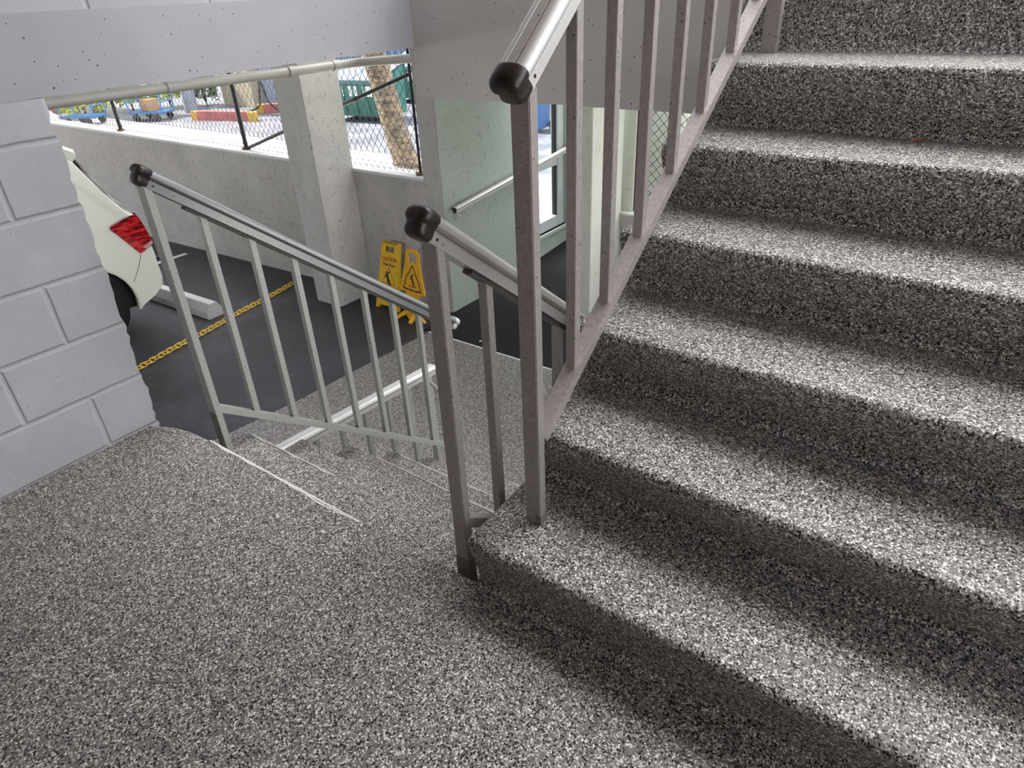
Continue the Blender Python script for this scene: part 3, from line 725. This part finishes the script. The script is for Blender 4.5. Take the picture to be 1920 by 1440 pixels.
for sgn, ys in ((1, Y0), (-1, Y1)):
    tl = MB(); 
    tl.loft([[(x, ys + sgn * .004, z) for x, z in tl_pts], [(x, ys - sgn * .008, z) for x, z in tl_pts]])
    tl.loft([[(x - .006, ys + sgn * .0, z) for x, z in tl_pts[4:9]], [(x + .045, ys + sgn * .14, z) for x, z in tl_pts[4:9]], [(x - .02, ys + sgn * .16, z) for x, z in tl_pts[4:9]]])
    lam = rel(tl, cb).obj('tail_lamp', M['tail'], car, bevel=.004)
    rel(MB().loft([[(2.80, ys - sgn*.010, -.585), (2.895, ys - sgn*.010, -.548), (2.90, ys - sgn*.010, -.575), (2.83, ys - sgn*.010, -.605)], [(2.80, ys, -.585), (2.895, ys, -.548), (2.90, ys, -.575), (2.83, ys, -.605)]]), cb).obj('clear_lens', M['tail_white'], lam)
# bumper seam, wheel arch lip
rel(MB().tube([(2.765, Y0 + .001, -.64), (2.70, Y0 + .0005, -.76), (2.62, Y0 + .001, -.87)], .0028, 6), cb).obj('bumper_seam', M['black'], car)
ar = arch(2.2, -1.04, .425, GZ + .27, 18); ai = arch(2.2, -1.04, .405, GZ + .27, 18)
lip = MB(); n0 = len(ar)
lip.loft([[(x, Y0 - .010, z) for x, z in ar] + [(x, Y0 - .010, z) for x, z in ai[::-1]], [(x, Y0 + .02, z) for x, z in ar] + [(x, Y0 + .02, z) for x, z in ai[::-1]]])
rel(lip, cb).obj('arch_trim', M['car'], car)
rel(MB().box(1.75, 2.65, Y0 + .10, Y1 - .10, GZ + .27, -.60), cb).obj('wheel_housing', M['black'], car)
rel(MB().box(-.9, -.05, Y0 + .10, Y1 - .10, GZ + .27, -.62), cb).obj('wheel_housing', M['black'], car)
rel(MB().box(2.93, 2.995, 6.52, 6.60, -.80, -.77), cb).obj('reflector', M['black'], car)
for wx in (-.48, 2.2):
    for ys, sgn in ((Y0 + .03, 1), (Y1 - .03, -1)):
        cz = zasph(ys) + .34 - .006
        prof = [(.20, 0), (.27, .004), (.315, .010), (.335, .03), (.34, .06), (.34, .16), (.335, .19), (.315, .205), (.2, .21)]
        rr = [[(wx + r_*math.cos(t), ys + sgn * w_, cz + r_*math.sin(t)) for r_, w_ in prof] for t in [2*PI*i/36 for i in range(37)]]
        wo = rel(MB().loft(rr, caps=False, closed=False), cb).obj('wheel', M['tyre'], car, smooth=50)
        rp = [(0, .02), (.05, .018), (.06, .035), (.18, .03), (.205, .012), (.21, .05), (.2, .12), (0, .12)]
        rr = [[(wx + r_*math.cos(t), ys + sgn * w_, cz + r_*math.sin(t)) for r_, w_ in rp] for t in [2*PI*i/30 for i in range(31)]]
        rel(MB().loft(rr, caps=False, closed=False), cb).obj('hubcap', M['rim'], wo, smooth=40)

# ------------------------------------------------------------------ drain pipe under the car park ceiling
pp = thing('drain_pipe', 'long pale drain pipe hung under the white concrete beam', 'pipe', (1.2, 4.98, .845))
pb = (1.2, 4.98, .845); R_ = .036
rel(MB().tube([(.2, 5.085, .848), (1.98, 5.06, .842), (3.78, 4.93, .836), (4.30, 4.92, .834)], R_, 20), pb).obj('pipe', M['pipe'], pp, smooth=60)
rel(MB().tube([(4.26, 4.92, .834), (4.36, 4.90, .836), (4.42, 4.82, .842), (4.44, 4.70, .848), (4.44, 4.21, .880)], R_, 20), pb).obj('pipe', M['pipe'], pp, smooth=60)
for x in (2.72, 3.72, 4.18):
    y = 5.06 - (x - 1.98) / 1.8 * .14 if x < 3.95 else 4.922
    rel(MB().tube([(x, y, .849 - .0035 * x), (x + .07, y - .004, .8488 - .0035 * x)], R_ + .005, 20), pb).obj('coupling', M['pipe'], pp, smooth=40)
for x in (1.6, 3.3):
    rel(MB().box(x, x + .02, 4.98, 5.0, .86, 2.5), pb).obj('hanger', M['pipe'], pp)

# ------------------------------------------------------------------ chain link fences
def chainlink(name_root, base, y0, y1, z0, z1, x, dw=.08, dh=.11, r=.0029):
    mb = MB(); n_ = int((y1 - y0) / dw); nz = int((z1 - z0) / (dh / 2))
    def seg(a, b_):
        a = Vector(a); b_ = Vector(b_); t = (b_ - a).normalized(); u = Vector((1, 0, 0)); w_ = t.cross(u)
        mb.loft([[tuple(q + u*r*cx + w_*r*cz) for cx, cz in ((1,0),(-.5,.87),(-.5,-.87))] for q in (a, b_)], caps=False)
    for i in range(n_):
        for s in (0, 1):
            pass
        yb = y0 + i * dw
        for j in range(nz):
            ya = yb + (dw/2 if j % 2 else 0); yc = yb + (0 if j % 2 else dw/2)
            seg((x + .001*(j % 2), ya, z0 + j*dh/2), (x, yc, z0 + (j+1)*dh/2))
            ya2 = yb + (dw/2 if j % 2 else dw); yc2 = yb + (dw if j % 2 else dw/2)
            seg((x + .004, ya2, z0 + j*dh/2), (x + .003, yc2, z0 + (j+1)*dh/2))
    return rel(mb, base)
fb_ = (4.5, 6.95, -.083)
fe = thing('chain_link_fence', 'black chain link fence standing on the ledge of the car park wall', 'fence', fb_)
chainlink('f', fb_, 4.24, 12.4, -.075, 1.45, 4.5).obj('wire_mesh', M['fence'], fe)
for y in (4.335, 6.95, 9.70, 12.4):
    q = rel(MB().tube([(4.5, y, -.083), (4.5, y, 1.47)], .024 if y > 4.5 else .013, 12), fb_).obj('fence_post', M['fence'], fe, smooth=60)
    rel(MB().tube([(4.5, y, -.083), (4.5, y, -.060)], .045, 12), fb_).obj('base_flange', M['rust'], q, smooth=40)
rel(MB().tube([(4.5, 6.93, -.07), (4.5, 4.36, .745)], .017, 10), fb_).obj('diagonal_brace', M['fence'], fe, smooth=60)
rel(MB().tube([(4.5, 5.07, .52), (4.5, 5.04, .53)], .023, 10), fb_).obj('brace_collar', M['fence'], fe, smooth=60)
rel(MB().tube([(4.5, 4.24, -.02), (4.5, 12.4, -.02)], .0025, 6), fb_).obj('tension_wire', M['fence'], fe)
fb2 = (5.56, 1.5, -.465)
f2 = thing('chain_link_fence', 'chain link fence seen between balusters of the rising railing', 'fence', fb2)
chainlink('f', fb2, .4, 2.70, -.46, 1.15, 5.56, .08, .085).obj('wire_mesh', M['fence'], f2)
rel(MB().tube([(5.56, 2.700, -.465), (5.56, 2.700, 1.15)], .018, 12), fb2).obj('fence_post', M['fence'], f2, smooth=60)

# ------------------------------------------------------------------ outside
ZO = -1.45
MB().box(4.6, 9.7, -12, 40, ZO - .2, ZO).obj('floor', M['walk'], kind='structure')
MB().box(9.7, 60, -30, 70, ZO - .3, ZO - .04).obj('floor', M['street'], kind='structure')
MB().box(-30, 4.6, 16, 70, ZO - .35, ZO - .1).obj('floor', M['walk'], kind='structure')
MB().box(-30, 9.7, -30, -2.0, ZO - .4, ZO - .15).obj('floor', M['walk'], kind='structure')
def bark_mat():
    m_, n, b = nt('palm_bark'); c = coords(n, (1, 1, 3.2))
    v = node(n, 'ShaderNodeTexVoronoi', Scale=9.0, _feature='DISTANCE_TO_EDGE'); n.links.new(c, v.inputs['Vector'])
    a_ = node(n, 'ShaderNodeTexNoise', Scale=5.0, Detail=6.0, Roughness=.7); n.links.new(c, a_.inputs['Vector'])
    r = ramp(n, a_.outputs[0], [(.34, (.05,.035,.025)), (.5, (.15,.12,.09)), (.62, (.27,.20,.12)), (.72, (.12,.13,.10))])
    e = ramp(n, v.outputs[0], [(0, .45), (.08, 1.0)])
    cc = mix(n, 1.0, r.outputs[0], e.outputs[0], 'MULTIPLY'); n.links.new(cc, b.inputs['Base Color']); b.inputs['Roughness'].default_value = .9
    bump(n, b, v.outputs[0], .8, .03); return m_
M['bark'] = bark_mat()
m = MB(); m.tube([(8.5, 8.38, ZO), (8.5, 8.50, -1.2), (8.5, 8.66, -.7), (8.5, 8.80, -.1), (8.5, 8.97, .5), (8.5, 9.15, 1.2), (8.52, 9.3, 2.2), (8.5, 9.4, 3.6)], [.26, .225, .205, .20, .195, .19, .185, .17], 22)
m.obj('palm_trunk', M['bark'], smooth=60, label='leaning rough barked trunk just outside the fence', category='tree')

# dumpsters
M['dump'] = plain('green_painted_steel', (.035,.15,.12), .5, var=.15, scale=3)
M['dump_lid'] = plain('grey_blue_lid', (.12,.165,.24), .5)
M['label'] = plain('pale_label', (.70,.75,.72), .5)
def dumpster(x, y, rz, w, label, wheels=True):
    t = thing('dumpster', label, 'dumpster', (x, y, ZO - .04), rz)
    d, h0, h1 = 1.05, .95, 1.25
    b = MB(); pr = [(-d/2 + .12, .14), (d/2 - .05, .14), (d/2, h1), (-d/2, h0)]
    b.prism(pr, 'y', -w/2, w/2); b.obj('bin_body', M['dump'], t, bevel=.01)
    rb = MB(); rb.box(-d/2 - .04, -d/2 + .02, -w/2 - .03, w/2 + .03, h0 - .05, h0 + .02).box(d/2 - .02, d/2 + .04, -w/2 - .03, w/2 + .03, h1 - .05, h1 + .02)
    for i in range(5): yy = -w/2 + .15 + i * (w - .3) / 4; rb.prism([(-d/2 + .075, .2), (-d/2 + .115, .2), (-d/2 + .03, h0 - .05), (-d/2 - .02, h0 - .05)], 'y', yy - .03, yy + .03)
    rb.obj('rim', M['dump'], t)
    for sy in (-1, 1):
        MB().prism([(-d/2 - .04, h0 + .02), (d/2 + .02, h1 + .02), (d/2 + .02, h1 + .05), (-d/2 - .04, h0 + .05)], 'y', sy * w/4 - w/4 + .015, sy * w/4 + w/4 - .015).obj('lid', M['dump_lid'], t)
        MB().box(-.1, .1, sy * (w/2 + .0), sy * (w/2 + .1), .55, .68).obj('fork_pocket', M['dump'], t)
    for yy in (-.45, .0, .45):
        MB().prism([(-d/2 + .020, .62), (-d/2 + .026, .62), (-d/2 + .002, .86), (-d/2 - .006, .86)], 'y', yy * w/1.8 - .13, yy * w/1.8 + .13).obj('sticker', M['label'], t)
    for sx in (-.3, .38):
        for sy in (-1, 1):
            MB().tube([(sx, sy * (w/2 - .15) - .02, .07), (sx, sy * (w/2 - .15) + .02, .07)], .07, 14).obj('caster', M['black'], t)
    return t
dumpster(12.75, 13.9, math.radians(10), 1.75, 'green dumpster with pale stickers left of the leaning trunk')
dumpster(15.6, 14.55, math.radians(5), 1.9, 'green dumpster right of the leaning trunk, partly cut off by the wall')
# blue slatted screen
M['blue'] = plain('pale_blue_paint', (.11,.19,.32), .5)
sf = thing('slatted_screen', 'pale blue screen of upright slats behind the dumpsters', 'fence', (17.2, 17.5, ZO - .04))
for i in range(60):
    y = -4.5 + i * .16
    MB().box(-.02, .02, y, y + .085, .1, 2.6).obj('slat', M['blue'], sf)
MB().box(.02, .07, -4.6, 5.2, .3, .4).box(.02, .07, -4.6, 5.2, 2.3, 2.4).obj('crossbar', M['blue'], sf)
# buildings & blocks
M['cream'] = plain('cream_wall', (.42,.37,.27), .7); M['bluewall'] = plain('pale_blue_wall', (.26,.31,.40), .7); M['brick'] = plain('brown_brick', (.24,.12,.08), .8, var=.25, scale=12)
sh = thing('storage_shed', 'cream and pale blue shed standing behind the red kerb', 'shed', (13.75, 19.1, ZO - .04))
MB().box(-.9, 1.0, -.2, 1.35, 0, 2.6).obj('wall', M['cream'], sh)
MB().box(-.55, 1.0, -1.3, -.2, 0, 2.6).obj('wall', M['bluewall'], sh)
MB().box(-1.0, 1.1, -1.4, 1.45, 2.6, 2.75).obj('roof', M['bluewall'], sh)
MB().box(-.58, -.54, -1.15, -.35, 0.02, 2.1).obj('door', M['bluewall'], sh)
hb = thing('building', 'brown brick building at the far left edge of the fence opening', 'building', (7.0, 25.0, ZO - .04))
MB().box(-4.5, 3.1, -1.0, 6, 0, 5.5).obj('wall', M['brick'], hb)
MB().box(-4.7, 3.3, -1.2, 6.2, 5.5, 5.7).obj('roof', M['cream'], hb)
pb2 = MB().box(18.6, 19, 10, 34, ZO - .04, 4.5); M['haze'] = plain('far_pale_wall', (.34,.40,.46), .8)
pb2.obj('boundary_wall', M['haze'], label='tall pale wall closing the street behind the blue slatted screen', category='wall')
# round pole
m = MB(); m.tube([(11.55, 20.15, ZO - .04), (11.6, 20.2, 4.5)], [.19, .16], 18); M['pole'] = plain('pale_trunk', (.25,.28,.34), .7, bmp=.5)
m.obj('palm_trunk', M['pole'], smooth=60, label='pale smooth palm trunk standing between the bushes and the cream shed', category='tree')
m = MB(); m.tube([(10.35, 23.4, ZO - .04), (10.35, 23.4, 4.5)], [.17, .14], 14)
m.obj('palm_trunk', M['bark'], smooth=60, label='brown trunk rising behind the yellow green bushes', category='tree')
# bushes
def bush(x, y, rx, ry, h, col, label, n=1500, seed=1, ls=.09):
    random.seed(seed); t = thing('bush', label, 'bush', (x, y, ZO - .04)); mt = plain('leaves', col, .6, var=.45, scale=5)
    mb = MB()
    for i in range(n):
        th = random.uniform(0, 2*PI); ph = math.acos(random.uniform(-.2, 1)); rr = .65 + .35 * random.random() ** .5
        rr *= 1 + .18 * math.sin(3*th + seed) * math.sin(4*ph)
        c = Vector((rx*rr*math.sin(ph)*math.cos(th), ry*rr*math.sin(ph)*math.sin(th), max(.05, h*.25 + h*.75*rr*math.cos(ph))))
        a_ = Vector((random.gauss(0,1), random.gauss(0,1), random.gauss(0,1))).normalized(); b_ = a_.orthogonal().normalized(); s = ls * random.uniform(.6, 1.3)
        mb.add([tuple(c + a_*s), tuple(c + b_*s*.45), tuple(c - a_*s), tuple(c - b_*s*.45)], [(0,1,2,3)])
    mb.obj('foliage', mt, t)
    st = MB()
    for i in range(5): st.tube([(0, 0, 0), (random.uniform(-.3,.3)*rx, random.uniform(-.3,.3)*ry, h*.5)], .02, 6)
    st.obj('stem', M['bark'], t)
bush(9.55, 22.4, .7, .7, 1.9, (.42,.50,.06), 'bright yellow green bush beside the brick building', 1700, 2)
bush(11.0, 22.5, .45, .45, 2.0, (.36,.45,.08), 'yellow green bush behind the blue cart', 1500, 3)
bush(11.9, 21.9, .5, .6, 2.2, (.30,.42,.06), 'large green and yellow bush left of the pale palm trunk', 1600, 4)
bush(12.55, 20.95, .4, .4, 1.9, (.07,.13,.06), 'dark green bush right beside the pale palm trunk', 1300, 5)
bush(15.6, 20.9, .8, 1.1, 2.6, (.06,.12,.05), 'dark leafy bush showing beside the pillar top', 1500, 6)
bush(22.0, 22.5, 1.5, 2.5, 3.4, (.30,.45,.10), 'green tree crown behind the pale boundary wall', 1500, 8, .16)
# red painted kerbs with yellow ends
M['red'] = plain('faded_red_paint', (.40,.10,.10), .6, var=.25, scale=4); M['yel'] = plain('kerb_yellow', (.5,.30,.03), .6)
def kerb(ax, ay, bx, by, label, yellow=True):
    a_ = Vector((ax, ay)); b_ = Vector((bx, by)); L_ = (b_ - a_).length; ang = math.atan2(b_.y - a_.y, b_.x - a_.x)
    t = thing('painted_kerb', label, 'kerb', (ax, ay, ZO - .04), ang)
    MB().prism([(-.11, 0), (.11, 0), (.09, .24), (-.09, .24)], 'x', .22, L_ - .22).obj('kerb_stone', M['red'], t, bevel=.01)
    for u0, u1 in ((0, .22), (L_ - .22, L_)): MB().prism([(-.11, 0), (.11, 0), (.085, .23), (-.085, .23)], 'x', u0, u1).obj('kerb_end', M['yel'], t, bevel=.01)
kerb(10.75, 18.75, 11.35, 16.75, 'faded red kerb with yellow ends in front of the cream shed')
kerb(12.25, 17.9, 12.85, 16.8, 'faded red kerb nearest the pillar, behind the longer one')
# hose lying between the kerbs
hz = MB().tube([(11.6, 18.6, ZO - .01), (11.7, 17.9, ZO + .0), (11.85, 17.4, ZO + .16), (11.9, 17.25, ZO + .26), (12.05, 17.3, ZO + .85), (12.2, 17.5, ZO + 1.0), (12.15, 17.2, ZO + .3), (12.3, 16.9, ZO - .01)], .03, 8)
hz.obj('hose', M['black'], smooth=60, label='black hose looped up between the two red kerbs', category='hose')
# blue bin by the pillar
def wheelie(x, y, rz, s, label, group=None):
    t = thing('wheeled_bin', label, 'bin', (x, y, ZO - .04 if x > 9.7 else ZO), rz, group); mb = MB()
    mb.loft([[(-.22*s,-.22*s,.06*s),(.22*s,-.22*s,.06*s),(.22*s,.22*s,.06*s),(-.22*s,.22*s,.06*s)], [(-.29*s,-.28*s,.95*s),(.29*s,-.28*s,.95*s),(.29*s,.28*s,.95*s),(-.29*s,.28*s,.95*s)]])
    mb.obj('bin_body', M['bin'], t, bevel=.02*s)
    MB().loft([[(-.33*s,-.31*s,.95*s),(.33*s,-.31*s,.95*s),(.33*s,.31*s,.95*s),(-.33*s,.31*s,.95*s)], [(-.30*s,-.28*s,1.04*s),(.33*s,-.28*s,1.06*s),(.33*s,.28*s,1.06*s),(-.30*s,.28*s,1.04*s)]]).obj('lid', M['bin'], t, bevel=.01*s)
    for sy in (-1, 1): MB().tube([(.24*s, sy*.26*s - .03, .09*s), (.24*s, sy*.26*s + .03, .09*s)], .09*s, 14).obj('wheel', M['black'], t)
    return t
M['bin'] = plain('blue_bin_plastic', (.06,.20,.48), .45)
wheelie(13.1, 8.95, .1, 1.15, 'blue wheeled bin seen through the ramp window, left of the pair')
wheelie(13.3, 8.1, .05, 1.15, 'blue wheeled bin seen through the ramp window, right of the pair')
wheelie(13.7, 16.9, .1, 1.0, 'blue bin standing by the dark leafy bush near the pillar')
# blue platform carts
M['cartblue'] = plain('bright_blue_steel', (.02,.15,.40), .4); M['card'] = plain('cardboard', (.34,.20,.10), .8); M['pallet'] = plain('pale_grey_wood', (.30,.30,.34), .8)
def cart(x, y, rz, L_, label, box=True):
    t = thing('platform_cart', label, 'cart', (x, y, ZO - .04 if x > 9.7 else ZO), rz)
    MB().box(-L_/2, L_/2, -.28, .28, .20, .25).obj('platform', M['cartblue'], t, bevel=.01)
    for sx in (-1, 1):
        mb = MB(); X_ = sx * (L_/2 - .03)
        mb.tube([(X_, -.26, .24), (X_ + sx*.08, -.26, .72), (X_ + sx*.08, .26, .72), (X_, .26, .24)], .022, 8).tube([(X_ + sx*.04, -.26, .5), (X_ + sx*.04, .26, .5)], .018, 8)
        mb.obj('handle', M['cartblue'], t)
        for sy in (-1, 1): MB().tube([(sx*(L_/2 - .2), sy*.28 - .025, .10), (sx*(L_/2 - .2), sy*.28 + .025, .10)], .10, 14).obj('wheel', M['black'], t)
    if box:
        MB().box(-.17, .17, -.19, .19, 0, .30).obj('cardboard_box', M['card'], None, bevel=.005, label='brown cardboard box riding on the blue platform cart', category='box').location = (x, y, (ZO - .04 if x > 9.7 else ZO) + .252)
    return t
cart(10.25, 19.95, math.radians(-65), 1.05, 'bright blue platform cart carrying a cardboard box')
cart(8.85, 20.9, math.radians(-62), 1.0, 'blue platform cart left of the fence post, without a box', False)
# second parked car nose beyond the wall at far left
M['hood'] = plain('white_car_paint', (.75,.76,.78), .3, var=.01, coat=1)
pc = thing('car', 'white car nose just showing over the ledge at the far left', 'car', (5.72, 18.7, ZO))
MB().loft([[(-.85, y, z) for y, z in ((-2.0,.30),(2.1,.30),(2.15,.75),(1.7,.95),(1.1,1.40),(-.6,1.45),(-1.0,1.05),(-1.95,.90),(-2.1,.6))], [(.85, y, z) for y, z in ((-2.0,.30),(2.1,.30),(2.15,.75),(1.7,.95),(1.1,1.40),(-.6,1.45),(-1.0,1.05),(-1.95,.90),(-2.1,.6))]]).obj('body', M['hood'], pc, bevel=.06, seg=3, smooth=40)
MB().box(-.74, .74, -.55, 1.0, 1.0, 1.36).obj('glasshouse', M['car_glass'], pc)
for sx in (-.86, .66):
    for yy in (-1.35, 1.35): MB().tube([(sx, yy, .32), (sx + .2, yy, .32)], .32, 22).obj('wheel', M['tyre'], pc)
# white column outside the entrance opening
MB().tube([(6.6, 2.78, ZO), (6.6, 2.78, 1.4)], .07, 20).obj('downpipe', M['stucco_white'], smooth=60, label='pale round downpipe behind the small chain link fence', category='pipe')
MB().box(7.0, 7.3, 1.0, 4.0, ZO, 1.6).obj('outer_wall', M['stucco_white'], label='pale wall behind the small chain link fence', category='wall')
